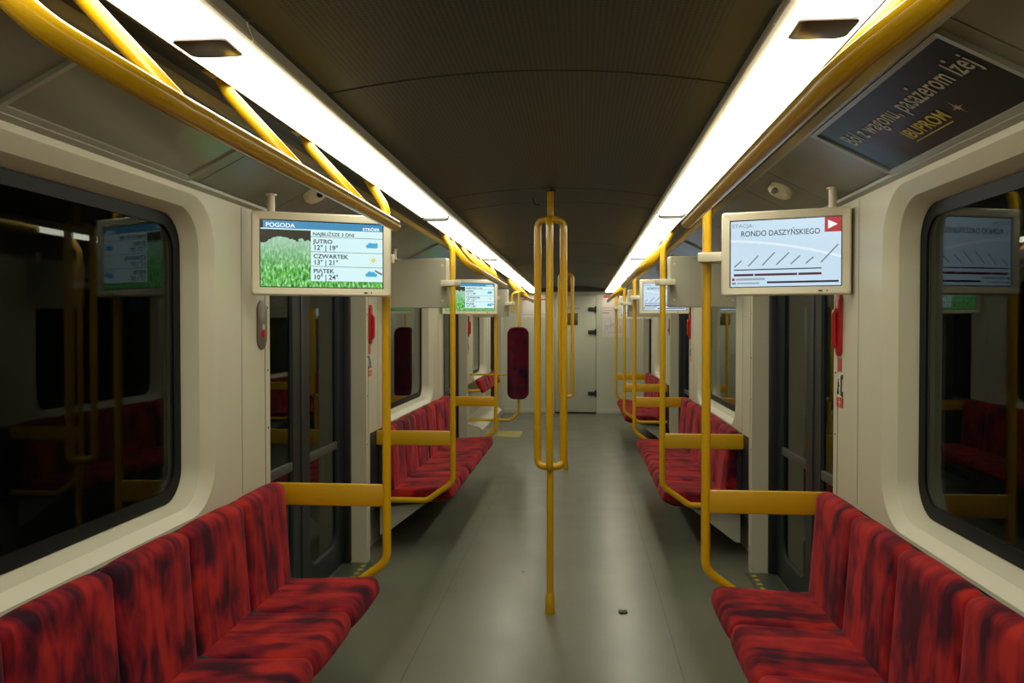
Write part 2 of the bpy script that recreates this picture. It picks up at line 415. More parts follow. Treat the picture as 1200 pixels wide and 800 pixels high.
# ------------------------------------------------------------------ dimensions
WX, GX, DX = 1.24, 1.33, 1.385         # wall face, window glass, door leaf
Y_NEAR, Y_END = -1.75, 14.42
BAYS = [(0.54, 3.50), (5.12, 8.06), (9.75, 12.35)]
DOORS = [(-1.08, 0.54), (3.50, 5.12), (8.06, 9.75), (12.35, 14.0)]
COVE_IN, COVE_OUT = (0.937, 2.228), (1.25, 2.068)

# ------------------------------------------------------------------ floor, ceiling, walls
struct('floor', box(B(), -1.46, 1.46, Y_NEAR, Y_END + 0.1, -0.06, 0.0), M['floor'])

def ceil_prof(n=24):
    return [(-0.60 + 1.2 * i / n, 2.245 + 0.055 * (1 - (2 * i / n - 1) ** 2)) for i in range(n + 1)]
ce = sroot('ceiling', (0, 0, 2.3))
seams = [Y_NEAR, 0.35, 2.33, 4.29, 4.75, 7.05, 9.0, 11.2, Y_END]
bm = B(); pf = ceil_prof()
for a, b in zip(seams[:-1], seams[1:]):
    prism_y(bm, pf + [(x, z + 0.02) for x, z in reversed(pf)], a + 0.006, b - 0.006)
struct('ceiling_panel', bm, M['ceiling'], ce)
bm = B(); prism_y(bm, [(x, z + 0.021) for x, z in pf] + [(x, z + 0.04) for x, z in reversed(pf)], Y_NEAR, Y_END)
struct('ceiling_backing', bm, M['seam'], ce)
bm = B(); tube(bm, [(-0.114, 4.55, 2.295), (-0.10, 4.60, 2.262), (-0.075, 4.62, 2.262)], 0.004, 6)
struct('ceiling_hook', bm, M['seam'], ce)

for s, nm in ((-1, 'left'), (1, 'right')):
    # cove: groove beside the lamps and the sloping panel above the wall
    tr = sroot('trim_%d' % (1 if s < 0 else 2), (s * 1.05, 0, 2.15))
    bm = B(); prism_y(bm, [(s * x, z) for x, z in ((0.745, 2.225), (0.775, 2.24), (0.80, 2.232), (0.83, 2.245), (0.915, 2.252), (COVE_IN), (0.937, 2.26), (0.745, 2.28))], Y_NEAR, Y_END)
    struct('cove_groove', bm, M['covedark'], tr)
    bm = B()
    ys = [Y_NEAR, 0.3, 1.80, 2.80, 3.50, 3.95, 5.12, 6.2, 7.4, 8.06, 9.75, 10.8, 12.0, 12.6, Y_END]
    for a, b in zip(ys[:-1], ys[1:]):
        prism_y(bm, [(s * x, z) for x, z in (COVE_IN, COVE_OUT, (1.25, 2.09), (0.937, 2.25))], a + 0.003, b - 0.003)
    struct('cove_panel', bm, M['cove'], tr)
    bm = B(); prism_y(bm, [(s * x, z) for x, z in ((0.937, 2.251), (1.25, 2.091), (1.25, 2.11), (0.937, 2.27))], Y_NEAR, Y_END)
    struct('cove_backing', bm, M['seam'], tr)
    bm = B(); prism_y(bm, [(s * x, z) for x, z in ((0.925, 2.238), (0.938, 2.215), (0.950, 2.212), (0.945, 2.228))], Y_NEAR, Y_END)
    prism_y(bm, [(s * x, z) for x, z in ((1.222, 2.078), (1.222, 2.066), (1.245, 2.052), (1.256, 2.066))], Y_NEAR, Y_END)
    prism_y(bm, [(s * x, z) for x, z in ((0.815, 2.222), (0.835, 2.236), (0.835, 2.246), (0.810, 2.240))], Y_NEAR, Y_END)
    struct('cove_edge_strip', bm, M['covetrim'], tr)

    wl = sroot('wall_' + nm, (s * WX, 0, 0))
    bm = B(); ztop = 2.062; n = 8
    for (a, b), (g0, g1) in zip(BAYS, ((1.16, 2.88), (5.74, 7.44), (10.37, 11.73))):
        rings = []
        def ring(x, y0, y1, z0, z1, r): rings.append([(s * x, p, q) for p, q in rrect(y0, y1, z0, z1, r, n)])
        ring(WX + 0.165, a, b, 0.845, ztop, 0.001)
        ring(WX, a, b, 0.845, ztop, 0.001)
        ring(WX, g0 - 0.080, g1 + 0.080, 0.858, 2.035, 0.185)
        ring(WX + 0.004, g0 - 0.070, g1 + 0.070, 0.862, 2.028, 0.177)
        ring(WX + 0.030, g0 - 0.030, g1 + 0.030, 0.882, 2.0, 0.15)
        ring(WX + 0.036, g0 - 0.022, g1 + 0.022, 0.889, 1.992, 0.142)
        ring(GX - 0.005, g0 - 0.005, g1 + 0.005, 0.902, 1.972, 0.125)
        ring(GX + 0.02, g0, g1, 0.907, 1.967, 0.12)
        ring(GX + 0.06, g0, g1, 0.907, 1.967, 0.12)
        ring(WX + 0.165, a, b, 0.845, ztop, 0.001)
        loft(bm, rings)
        box(bm, s * 1.315, s * (WX + 0.160), a + 0.05, b - 0.008, 0.0, 0.8455)          # wall set back behind the benches
        box(bm, s * WX, s * (WX + 0.165), a, a + 0.09, 0.0, 0.846); box(bm, s * WX, s * (WX + 0.165), b - 0.016, b, 0.0, 0.846)
    for a, b in DOORS:                              # header over each doorway
        box(bm, s * WX, s * 1.44, a, b, 1.97, ztop, 0.0)
    box(bm, s * WX, s * 1.44, 14.0, Y_END, 0, ztop); box(bm, s * WX, s * 1.44, Y_NEAR, -1.08, 0, ztop)
    o = struct('wall_panels', bm, M['wall'], wl, smooth=16)
    bm = B()
    for a, b in BAYS[:2] + (BAYS[2:] if s > 0 else []): box(bm, s * 1.241, s * 1.3155, a + 0.091, b - 0.017, 0.31, 0.8445)
    struct('recess_lining', bm, M['shell'], wl)
    # pilaster joints beside every doorway
    bm = B()
    for a, b in BAYS:
        for y in (a + 0.055, b - 0.055):
            box(bm, s * (WX - 0.0012), s * (WX + 0.01), y - 0.0015, y + 0.0015, 0.85, 2.05)
        for y in (a + 0.30, b - 0.30):
            box(bm, s * (WX - 0.0008), s * (WX + 0.01), y - 0.001, y + 0.001, 0.86, 2.05)
    struct('panel_joint', bm, M['seam'], wl)
    bm = B()
    for a, b in BAYS:                               # screw heads down the pilasters
        for y in (a + 0.025, b - 0.025):
            for z in (0.45, 0.78, 1.10, 1.36, 1.64, 1.9):
                tube(bm, [(s * (WX + 0.004), y, z), (s * (WX - 0.002), y, z)], 0.005, 8)
    struct('screw', bm, M['covedark'], wl)

# ------------------------------------------------------------------ windows
k = 0
for s in (-1, 1):
    for g0, g1 in ((1.16, 2.88), (5.74, 7.44), (10.37, 11.73)):
        k += 1
        w = sroot('window_%d' % k, (s * (GX + 0.02), (g0 + g1) / 2, 0.9))
        r0 = rrect(g0, g1, 0.907, 1.967, 0.12, 8); r1 = rrect(g0 + 0.045, g1 - 0.045, 0.952, 1.925, 0.09, 8)
        bm = B(); x0, x1 = s * (GX + 0.008), s * (GX + 0.026)
        loft(bm, [[(x1, p, q) for p, q in r0], [(x0, p, q) for p, q in r0], [(x0 + s * 0.002, p, q) for p, q in r1], [(x1, p, q) for p, q in r1]])
        struct('rubber_seal', bm, M['blackgloss'], w)
        bm = B(); loft(bm, [[(x, p, q) for p, q in rrect(g0 + 0.02, g1 - 0.02, 0.92, 1.955, 0.1, 8)] for x in (s * (GX + 0.014), s * (GX + 0.020))], True, True)
        struct('pane', bm, M['glass'], w)

# ------------------------------------------------------------------ passenger doors
k = 0
for s in (-1, 1):
    for a, b in DOORS:
        k += 1
        d = sroot('door_%d' % k, (s * DX, (a + b) / 2, 0.0)); m = (a + b) / 2
        for y0, y1 in ((a + 0.03, m - 0.012), (m + 0.012, b - 0.03)):
            R0 = rrect(y0, y1, 0.015, 1.965, 0.002, 6); R1 = rrect(y0 + 0.12, y1 - 0.12, 0.16, 1.84, 0.11, 6); R2 = rrect(y0 + 0.135, y1 - 0.135, 0.175, 1.825, 0.1, 6)
            bm = B(); xi, xo = s * DX, s * (DX + 0.032)
            loft(bm, [[(xo, p, q) for p, q in R1], [(xo, p, q) for p, q in R0], [(xi, p, q) for p, q in R0], [(xi, p, q) for p, q in R1], [(xi + s * 0.012, p, q) for p, q in R2], [(xo, p, q) for p, q in R2]])
            leaf = struct('door_leaf', bm, M['door'], d)
            bm = B(); box(bm, s * (DX + 0.002), s * (DX + 0.03), y0 + 0.115, y1 - 0.115, 0.775, 0.825, 0.006); struct('door_crossbar', bm, M['covedark'], leaf)
            bm = B(); loft(bm, [[(x, p, q) for p, q in R1] for x in (s * (DX + 0.014), s * (DX + 0.02))], True, True)
            struct('door_pane', bm, M['doorglass'], leaf)
        struct('rubber_edge', box(B(), s * (DX - 0.006), s * (DX + 0.03), m - 0.014, m + 0.014, 0.015, 1.965, 0.004), M['black'], d)
        bm = B(); box(bm, s * (WX + 0.10), s * (DX + 0.03), a + 0.002, a + 0.032, 0.01, 1.968, 0.004); box(bm, s * (WX + 0.10), s * (DX + 0.03), b - 0.032, b - 0.002, 0.01, 1.968, 0.004)
        struct('door_jamb', bm, M['black'], d)
        bm = B(); box(bm, s * 1.20, s * 1.375, a + 0.01, b - 0.01, 0.0, 0.006)
        struct('door_sill', bm, M['lipstep'], d)
        bm = B()
        for i in range(5): box(bm, s * 1.225, s * 1.255, b - 0.42 + i * 0.08, b - 0.38 + i * 0.08, 0.006, 0.0075)
        struct('sill_stripe', bm, M['stripe'], d)

# ------------------------------------------------------------------ end wall with its door
we = sroot('wall_far', (0, Y_END, 0))
bm = B()
box(bm, -1.42, -0.311, Y_END, Y_END + 0.08, 0, 2.26); box(bm, 0.44, 1.42, Y_END, Y_END + 0.08, 0, 2.26); box(bm, -0.312, 0.441, Y_END, Y_END + 0.08, 2.14, 2.31)
struct('wall_panels', bm, M['endwall'], we)
bm = B(); box(bm, -1.24, -0.33, Y_END - 0.012, Y_END, 0, 0.09, 0.004); box(bm, 0.46, 1.24, Y_END - 0.012, Y_END, 0, 0.09, 0.004)
struct('kick_strip', bm, M['endwall'], we)
bm = B(); prism_y(bm, [(-0.62, 2.20), (0.62, 2.20), (0.62, 2.25)] + [(x, z) for x, z in reversed(pf)], Y_END - 0.05, Y_END - 0.001)
struct('header_shadow', bm, M['covedark'], we)  # dark-coloured block painting in the shadow along the top of the end wall
bm = B(); box(bm, -0.474, -0.470, Y_END - 0.003, Y_END + 0.01, 0.1, 2.2); struct('panel_joint', bm, M['seam'], we)
de = sroot('door_9', (0.06, Y_END, 0))
struct('door_leaf', box(B(), -0.305, 0.434, Y_END + 0.004, Y_END + 0.06, 0.03, 2.135, 0.004), M['endwall'], de)
struct('door_gap', box(B(), -0.313, 0.442, Y_END + 0.03, Y_END + 0.07, 0.0, 2.145), M['seam'], de)
for z in (1.885, 1.475, 0.368):
    bm = B(); box(bm, 0.29, 0.40, Y_END - 0.03, Y_END + 0.006, z - 0.034, z + 0.034, 0.012); tube(bm, [(0.425, Y_END - 0.02, z - 0.055), (0.425, Y_END - 0.02, z + 0.055)], 0.019, 10)
    box(bm, 0.38, 0.425, Y_END - 0.024, Y_END + 0.004, z - 0.028, z + 0.028)
    struct('hinge', bm, M['black'], de)
struct('door_plate', box(B(), -0.11, 0.105, Y_END - 0.006, Y_END + 0.006, 1.60, 1.815, 0.003), M['brown'], de)
struct('vent_strip', box(B(), -0.18, 0.15, Y_END - 0.008, Y_END + 0.006, 1.895, 1.915, 0.003), M['covetrim'], de)
bm = B(); tube(bm, fillet([(-0.245, Y_END + 0.005, 1.08), (-0.245, Y_END - 0.05, 1.08), (-0.13, Y_END - 0.05, 1.08)], 0.02), 0.010, 10)
struct('door_lever', bm, M['chrome'], de)
# near end behind the viewer
struct('wall_near', box(B(), -1.42, 1.42, Y_NEAR - 0.08, Y_NEAR, 0, 2.3), M['endwall'])

# tunnel outside
for s, nm in ((-1, 'outer_left'), (1, 'outer_right')):
    bm = B(); prism_y(bm, [(s * 2.5, -1.2), (s * 2.5, 1.6), (s * 2.3, 2.4), (s * 1.7, 3.1), (s * 1.75, 3.2), (s * 2.5, 2.5), (s * 2.7, 1.6), (s * 2.7, -1.2)], -6, 20)
    struct('wall_' + nm, bm, M['tunnel'])

# ------------------------------------------------------------------ ceiling lights
LS = [Y_NEAR + 0.05, -0.90, 1.85, 4.60, 7.35, 10.10, 12.20, Y_END - 0.06]
SEGN = ['behind the viewpoint', 'nearest the viewpoint', 'over the nearest doorway side, just past the dark sensor cover', 'second past the dark sensor cover', 'third past the dark sensor cover', 'last but one before the end wall', 'last one, touching the end wall']
LS = [Y_NEAR + 0.05, 1.765, 4.60, 7.35, 10.10, 12.3, Y_END - 0.06]
SEGN = ['before the dark sensor cover', 'just past the sensor cover', 'second length after the sensor cover', 'third length after the sensor cover', 'fourth length after the sensor cover', 'last short length, at the end wall']
for s, nm in ((-1, 'left'), (1, 'right')):
    for i, (a, b) in enumerate(zip(LS[:-1], LS[1:])):
        t = thing('ceiling_light', 'glowing white strip light on the %s, %s' % (nm, SEGN[i]), 'ceiling light', (s * 0.66, (a + b) / 2, 2.2), group='ceiling light strips')
        a2, b2 = a + 0.003, b - 0.003
        lip = [(0.594, 2.265), (0.592, 2.240), (0.578, 2.206), (0.580, 2.2005), (0.600, 2.199), (0.61, 2.215), (0.61, 2.265)]
        bm = B(); prism_y(bm, [(s * x, z) for x, z in lip], a2, b2)
        prism_y(bm, [(s * x, z) for x, z in ((0.748, 2.195), (0.752, 2.186), (0.760, 2.190), (0.772, 2.240), (0.748, 2.240))], a2, b2)
        obj('housing', bm, M['lip'], t)
        if i:
            bm = B(); prism_y(bm, [(s * x, z) for x, z in [(0.600, 2.21), (0.601, 2.180), (0.612, 2.171), (0.64, 2.170), (0.71, 2.170), (0.740, 2.172), (0.749, 2.182), (0.744, 2.214)]], b2 - 0.038, b2 + 0.001)
            obj('joint_rib', bm, M['seam'], t)
        df = [(0.601, 2.200), (0.604, 2.189), (0.613, 2.185), (0.64, 2.184), (0.71, 2.184), (0.738, 2.186), (0.747, 2.194), (0.744, 2.215), (0.61, 2.215)]
        bm = B(); prism_y(bm, [(s * x, z) for x, z in df], a2 - 0.003, b2 + 0.003 if i == 0 else b2 - 0.040)
        obj('diffuser', bm, M['diffuser'], t)
    t = thing('sensor_cover', 'dark rounded sensor cover set into the %s ceiling light strip' % nm, 'sensor', (s * 0.68, 1.80, 2.17))
    bm = B()
    R = rrect(-0.062, 0.062, 1.69, 1.80, 0.018, 5)
    q = lambda u, d: (s * (0.674 + u), 2.184 - d)
    loft(bm, [[(q(u, -0.01)[0], y, q(u, -0.01)[1]) for u, y in R], [(q(u, 0.004)[0], y, q(u, 0.004)[1]) for u, y in R], [(q(u * 0.9, 0.006)[0], 1.745 + (y - 1.745) * 0.93, q(u * 0.9, 0.006)[1]) for u, y in R]], True, True)
    obj('cover', bm, M['insert'], t)

# ------------------------------------------------------------------ overhead handrails
def handrail(s, y0, y1, label, struts):
    t = thing('handrail', label, 'handrail', (s * 0.583, (y0 + y1) / 2, 1.97), group='overhead handrails')
    bm = B()
    pts = fillet([(s * 0.785, y0 - 0.03, 2.225), (s * 0.765, y0, 2.15), (s * 0.67, y0 + 0.05, 2.02), (s * 0.577, y0 + 0.22, 1.960), (s * 0.577, y1, 1.960)], [0.05, 0.15, 0.35], 8)
    tube(bm, pts, 0.0238, 20)
    obj('rail', bm, M['yellow'], t)
    for y in struts:
        bm = B(); tube(bm, fillet([(s * 0.790, y - 0.01, 2.225), (s * 0.765, y, 2.17), (s * 0.585, y + 0.01, 1.975)], 0.05), 0.0175, 14)
        st = obj('strut', bm, M['yellow'], t)
        bm = B(); box(bm, s * 0.765, s * 0.81, y - 0.075, y + 0.03, 2.206, 2.236, 0.008)
        obj('fixing_bracket', bm, M['yellowboard'], st)
    bm = B(); box(bm, s * 0.765, s * 0.81, y0 - 0.09, y0 + 0.01, 2.206, 2.236, 0.008); obj('end_bracket', bm, M['yellowboard'], t)
for s, nm in ((-1, 'left'), (1, 'right')):
    handrail(s, 1.10, 3.15, 'yellow overhead handrail below the %s lights, nearest the viewer' % nm, (1.42, 2.05, 2.68))
    handrail(s, 5.72, 7.85, 'yellow overhead handrail below the %s lights, in the middle bay' % nm, (6.2, 6.75, 7.3))
    handrail(s, 10.3, 12.3, 'yellow overhead handrail below the %s lights, farthest bay' % nm, (10.8, 11.3, 11.9))

# ------------------------------------------------------------------ benches
SEAT = smooth_prof([(0.735, 0.445), (1.205, 0.422), (1.205, 0.355), (0.80, 0.345), (0.722, 0.375)], [0.045, 0.01, 0.01, 0.03, 0.03])
BACK = smooth_prof([(1.130, 0.43), (1.160, 0.850), (1.218, 0.860), (1.215, 0.40), (1.145, 0.40)], [0.02, 0.045, 0.02, 0.01, 0.01])
SEAT = [(x, z) for x, z in SEAT]; BACK = [(x, z) for x, z in BACK]
def bench(s, y0, y1, n, label):
    t = thing('bench', label, 'bench', (s * 1.0, (y0 + y1) / 2, 0.0), group='red upholstered benches')
    p = (y1 - y0) / n
    for i in range(n):
        a, b = y0 + i * p, y0 + (i + 1) * p
        obj('seat_cushion', cushion(B(), [(s * x, z) for x, z in SEAT], a - 0.001, b + 0.001, 0.032, 0.010), M['fabric_seat'], t, smooth=60)
        obj('backrest_cushion', cushion(B(), [(s * x, z) for x, z in BACK], a - 0.001, b + 0.001, 0.032, 0.010), M['fabric_back'], t, smooth=60)
    bm = B(); prism_y(bm, [(s * x, z) for x, z in ((0.83, 0.375), (0.90, 0.335), (1.237, 0.30), (1.237, 0.842), (1.185, 0.842), (1.165, 0.43), (0.83, 0.405))], y0 + 0.004, y1 - 0.004)
    obj('bench_shell', bm, M['shell'], t)
    bm = B()
    prism_y(bm, [(s * x, z) for x, z in ((0.90, 0.335), (0.93, 0.334), (1.237, 0.30), (1.237, 0.10), (1.205, 0.105))], y0 + 0.03, y1 - 0.03)
    obj('bench_bracket', bm, M['under'], t)
    return t
bench(-1, 0.84, 3.47, 6, 'red upholstered bench on the left, nearest the viewer')
bench(1, 0.84, 3.47, 6, 'red upholstered bench on the right, nearest the viewer')
bench(-1, 5.43, 8.04, 6, 'red upholstered bench on the left, beyond the first doorway')
bench(1, 5.43, 8.04, 6, 'red upholstered bench on the right, beyond the first doorway')
bench(1, 10.17, 12.40, 5, 'red upholstered bench on the right, farthest, near the end wall')

# ------------------------------------------------------------------ guard rails with poles at the bench ends
def guard(s, y, label, xe=1.234):
    t = thing('guard_rail', label, 'guard rail', (s * 0.71, y, 0.3), group='yellow poles with guard boards')
    bm = B()
    tube(bm, fillet([(s * 0.80, y, 2.235), (s * 0.775, y, 2.19), (s * 0.71, y, 2.09), (s * 0.71, y, 0.49), (s * 0.89, y, 0.362), (s * xe, y, 0.362)], [0.05, 0.12, 0.09, 0.09], 8), 0.0195, 16)
    obj('pole', bm, M['yellow'], t)
    bm = B(); box(bm, s * 0.715, s * xe, y - 0.012, y + 0.012, 0.742, 0.842, 0.006)
    g = obj('guard_board', bm, M['yellowboard'], t)
    bm = B()
    for z in (0.777, 0.807):
        for yy in (-1, 1): tube(bm, [(s * (xe - 0.032), y + yy * 0.010, z), (s * (xe - 0.032), y + yy * 0.0135, z)], 0.006, 8)
    obj('bolt', bm, M['ink'], g)
    return t
guard(-1, 3.53, 'yellow pole and guard board at the end of the near left bench')
guard(1, 3.53, 'yellow pole and guard board at the end of the near right bench')
guard(-1, 5.40, 'yellow pole and guard board at the near end of the middle left bench', 1.312)
guard(1, 5.40, 'yellow pole and guard board at the near end of the middle right bench', 1.312)
guard(-1, 8.15, 'yellow pole and guard board at the far end of the middle left bench')
guard(1, 8.22, 'yellow pole and guard board at the far end of the middle right bench')
guard(1, 10.13, 'yellow pole and guard board at the near end of the farthest right bench', 1.312)
guard(1, 12.5, 'yellow pole and guard board nearest the end wall on the right')

# wheelchair back support
t = thing('wheelchair_back_support', 'tall burgundy padded back support on a yellow pole, left side near the end wall', 'back support', (-0.62, 10.0, 0.35))
bm = B(); tube(bm, fillet([(-0.70, 10.0, 1.74), (-0.70, 10.0, 1.985), (-0.585, 10.0, 2.0), (-0.583, 10.30, 2.0)], 0.05), 0.0165, 14)
obj('hook_tube', bm, M['yellow'], t)
bm = B(); tube(bm, fillet([(-0.615, 10.0, 2.0), (-0.615, 10.0, 0.49), (-0.72, 10.0, 0.385), (-1.314, 10.0, 0.385)], [0.07, 0.07]), 0.0165, 14)
obj('pole', bm, M['yellow'], t)
bm = B(); tube(bm, [(-1.235, 10.0, 0.96), (-0.62, 10.0, 0.96)], 0.012, 12); obj('cross_tube', bm, M['yellow'], t)
bm = B(); Rr = rrect(-0.757, -0.487, 0.655, 1.56, 0.09, 7)
cxp, czp = -0.622, 1.1075
def sc(R, k, d): return [(cxp + (x - cxp) * (1 - d / 0.135), czp + (z - czp) * (1 - d / 0.45)) for x, z in R]
loft(bm, [[(x, 9.945, z) for x, z in sc(Rr, 0, 0.03)], [(x, 9.93, z) for x, z in sc(Rr, 0, 0.02)], ][:1] + [[(x, y, z) for x, z in sc(Rr, 0, d)] for y, d in ((9.925, 0.035), (9.93, 0.012), (9.945, 0.0), (9.975, 0.0), (9.985, 0.01))][0:0] + [[(x, y, z) for x, z in sc(Rr, 0, d)] for y, d in ((9.922, 0.03), (9.928, 0.012), (9.942, 0.0), (9.972, 0.0), (9.982, 0.01))][1:], True, True)
obj('padded_back', bm, M['fabric_pad'], t, smooth=60)

# perch pads under the farthest left window
t = thing('perch_seat', 'short red ribbed perch cushion on the left wall below the farthest window', 'perch seat', (-1.15, 10.9, 0.8))
PP = smooth_prof([(1.13, 0.895), (1.10, 0.87), (1.055, 0.745), (1.09, 0.73), (1.17, 0.88)], 0.02)
for i in range(5):
    a = 9.98 + i * 0.40
    obj('perch_cushion', cushion(B(), [(-x, z) for x, z in PP], a, a + 0.398, 0.05, 0.014), M['fabric_back'], t, smooth=60)
bm = B(); tube(bm, fillet([(-1.314, 9.92, 0.76), (-1.12, 9.92, 0.76), (-1.12, 12.0, 0.76), (-1.314, 12.0, 0.76)], 0.04), 0.018, 12)
obj('support_tube', bm, M['yellow'], t)

# heater plinth below it
t = thing('heater_casing', 'low cream heater casing on the floor along the farthest left wall', 'heater', (-1.15, 11.0, 0))
bm = B(); prism_y(bm, [(-1.313, 0.0), (-1.10, 0.0), (-1.06, 0.27), (-1.09, 0.305), (-1.313, 0.38)], 9.86, 12.32)
obj('casing', bm, M['surround'], t)
bm = B(); box(bm, -1.075, -1.062, 9.85, 12.33, 0.262, 0.275); obj('edge_trim', bm, M['chrome'], t)

# ------------------------------------------------------------------ centre poles
def centre_pole(y, label):
    t = thing('centre_pole', label, 'grab pole', (0, y, 0), group='three-branched centre poles')
    bm = B(); tube(bm, [(0, y, 0.0), (0, y, 0.81)], 0.019, 16); obj('pole', bm, M['yellow'], t)
    bm = B(); tube(bm, [(0, y, 0.0), (0, y, 0.004), (0, y, 0.105), (0, y, 0.115)], [0.026, 0.0265, 0.024, 0.018], 16); obj('floor_sleeve', bm, M['yellowboard'], t)
    bm = B(); tube(bm, [(0, y, 2.12), (0, y, 2.302)], 0.0175, 16); obj('upper_pole', bm, M['yellow'], t)
    bm = B(); tube(bm, [(0, y, 2.28), (0, y, 2.302)], [0.03, 0.034], 16); obj('ceiling_flange', bm, M['ceiling'], t)
    R = 0.081
    for a in (-PI / 2, PI / 6, 5 * PI / 6):
        u = Vector((math.cos(a), math.sin(a), 0)); c = Vector((0, y, 0))
        pts = fillet([c + Vector((0, 0, 0.795)), c + u * R + Vector((0, 0, 0.80)), c + u * R + Vector((0, 0, 2.13)), c + Vector((0, 0, 2.135))], 0.072, 8)
        bm = B(); tube(bm, pts, 0.0195, 14); obj('branch', bm, M['yellow'], t)
centre_pole(4.30, 'yellow three-branched pole standing in the aisle, the nearer one')
centre_pole(8.71, 'yellow three-branched pole standing in the aisle, the farther one')

# ------------------------------------------------------------------ monitors
def disc(bm, x, z, r, y, n=20, sx=1.0):
    vs = [bm.verts.new((x + sx * r * math.cos(2 * PI * k / n), y, z + r * math.sin(2 * PI * k / n))) for k in range(n)]
    bm.faces.new(vs)
def quad(bm, pts, y): bm.faces.new([bm.verts.new((x, y, z)) for x, z in pts])
def bar(bm, x0, x1, z0, z1, y): box(bm, x0, x1, y - 0.0003, y + 0.0003, z0, z1)

def weather(sc, w, h, y, full):
    g = lambda u, v: (-w / 2 + u * w, h / 2 - v * h)      # u right, v down
    def rect(name, u0, u1, v0, v1, mat, d=0.0008):
        x0, z1 = g(u0, v0); x1, z0 = g(u1, v1); bm = B(); box(bm, x0, x1, y - d, y - d + 0.0006, z0, z1); return obj(name, bm, mat, sc, world=False)
    rect('grass_picture', 0.0, 1.0, 0.13, 1.0, M['s_grass'], 0.0008)
    rect('header_band', 0.02, 1.0, 0.0, 0.115, M['s_blue'], 0.0012)
    rect('header_rule', 0.0, 1.0, 0.115, 0.132, M['s_panel'], 0.0014)
    rect('forecast_panel', 0.40, 1.0, 0.132, 0.905, M['s_panel'], 0.0016)
    bm = B()
    for v in (0.225, 0.455, 0.68):
        x0, z = g(0.40, v); x1, _ = g(1.0, v); bar(bm, x0, x1, z - 0.0012, z + 0.0012, y - 0.0022)
    obj('divider_line', bm, M['s_grey'], sc, world=False)
    D = y - 0.0028
    def tx(s_, size, u, v, mat, **k):
        x, z = g(u, v); text_on('writing', s_, size, x, z, D, mat, sc, **k)
    tx('POGODA', 0.025, 0.04, 0.098, M['s_white'], bold=0.0004, sx=1.1); 
    tx('STR\u00d6ER', 0.017, 0.83, 0.102, M['s_white'], bold=0.0006, sx=1.15, spacing=1.05)
    tx('NAJBLI\u017bSZE 3 DNI', 0.0195, 0.415, 0.205, M['s_dark'], sx=1.12, bold=0.0004)
    for i, (dn, lo, hi) in enumerate((('JUTRO', '12', '19'), ('CZWARTEK', '13', '21'), ('PI\u0104TEK', '10', '24'))):
        v = 0.325 + i * 0.228
        tx(dn, 0.0245, 0.42, v, M['s_dark'], bold=0.0006, sx=1.1)
        tx('%s\u00b0 | %s\u00b0' % (lo, hi), 0.029, 0.42, v + 0.10, M['s_dark'], bold=0.0006)
    # icons
    def cloud(u, v):
        x, z = g(u, v); bm = B()
        for dx, dz, r in ((-0.020, 0, 0.007), (-0.008, 0.005, 0.011), (0.006, 0.004, 0.010), (0.018, 0, 0.007)): disc(bm, x + dx, z + dz, r, D, 14)
        bar(bm, x - 0.022, x + 0.020, z - 0.008, z + 0.001, D + 0.0003)
        obj('cloud_icon', bm, M['s_cloud'], sc, world=False)
    def sun(u, v, r, dd):
        x, z = g(u, v); bm = B(); disc(bm, x, z, r, y - dd, 16)
        for k in range(8):
            a = k * PI / 4; c, s_ = math.cos(a), math.sin(a); p, q_ = r * 1.45, r * 2.1; e = r * 0.13
            quad(bm, [(x + c * p - s_ * e, z + s_ * p + c * e), (x + c * p + s_ * e, z + s_ * p - c * e), (x + c * q_ + s_ * e, z + s_ * q_ - c * e), (x + c * q_ - s_ * e, z + s_ * q_ + c * e)], y - dd)
        obj('sun_icon', bm, M['s_sun'] if r > 0.006 else M['s_grey'], sc, world=False)
    sun(0.945, 0.315, 0.006, 0.0024); cloud(0.91, 0.345); sun(0.92, 0.565, 0.0095, 0.0028); cloud(0.905, 0.795)
    x, z = g(0.96, 0.765); bm = B(); quad(bm, [(x - 0.016, z + 0.008), (x - 0.012, z + 0.014), (x + 0.020, z - 0.002), (x + 0.016, z - 0.010)], y - 0.0024)
    obj('shower_icon', bm, M['s_grey'], sc, world=False)

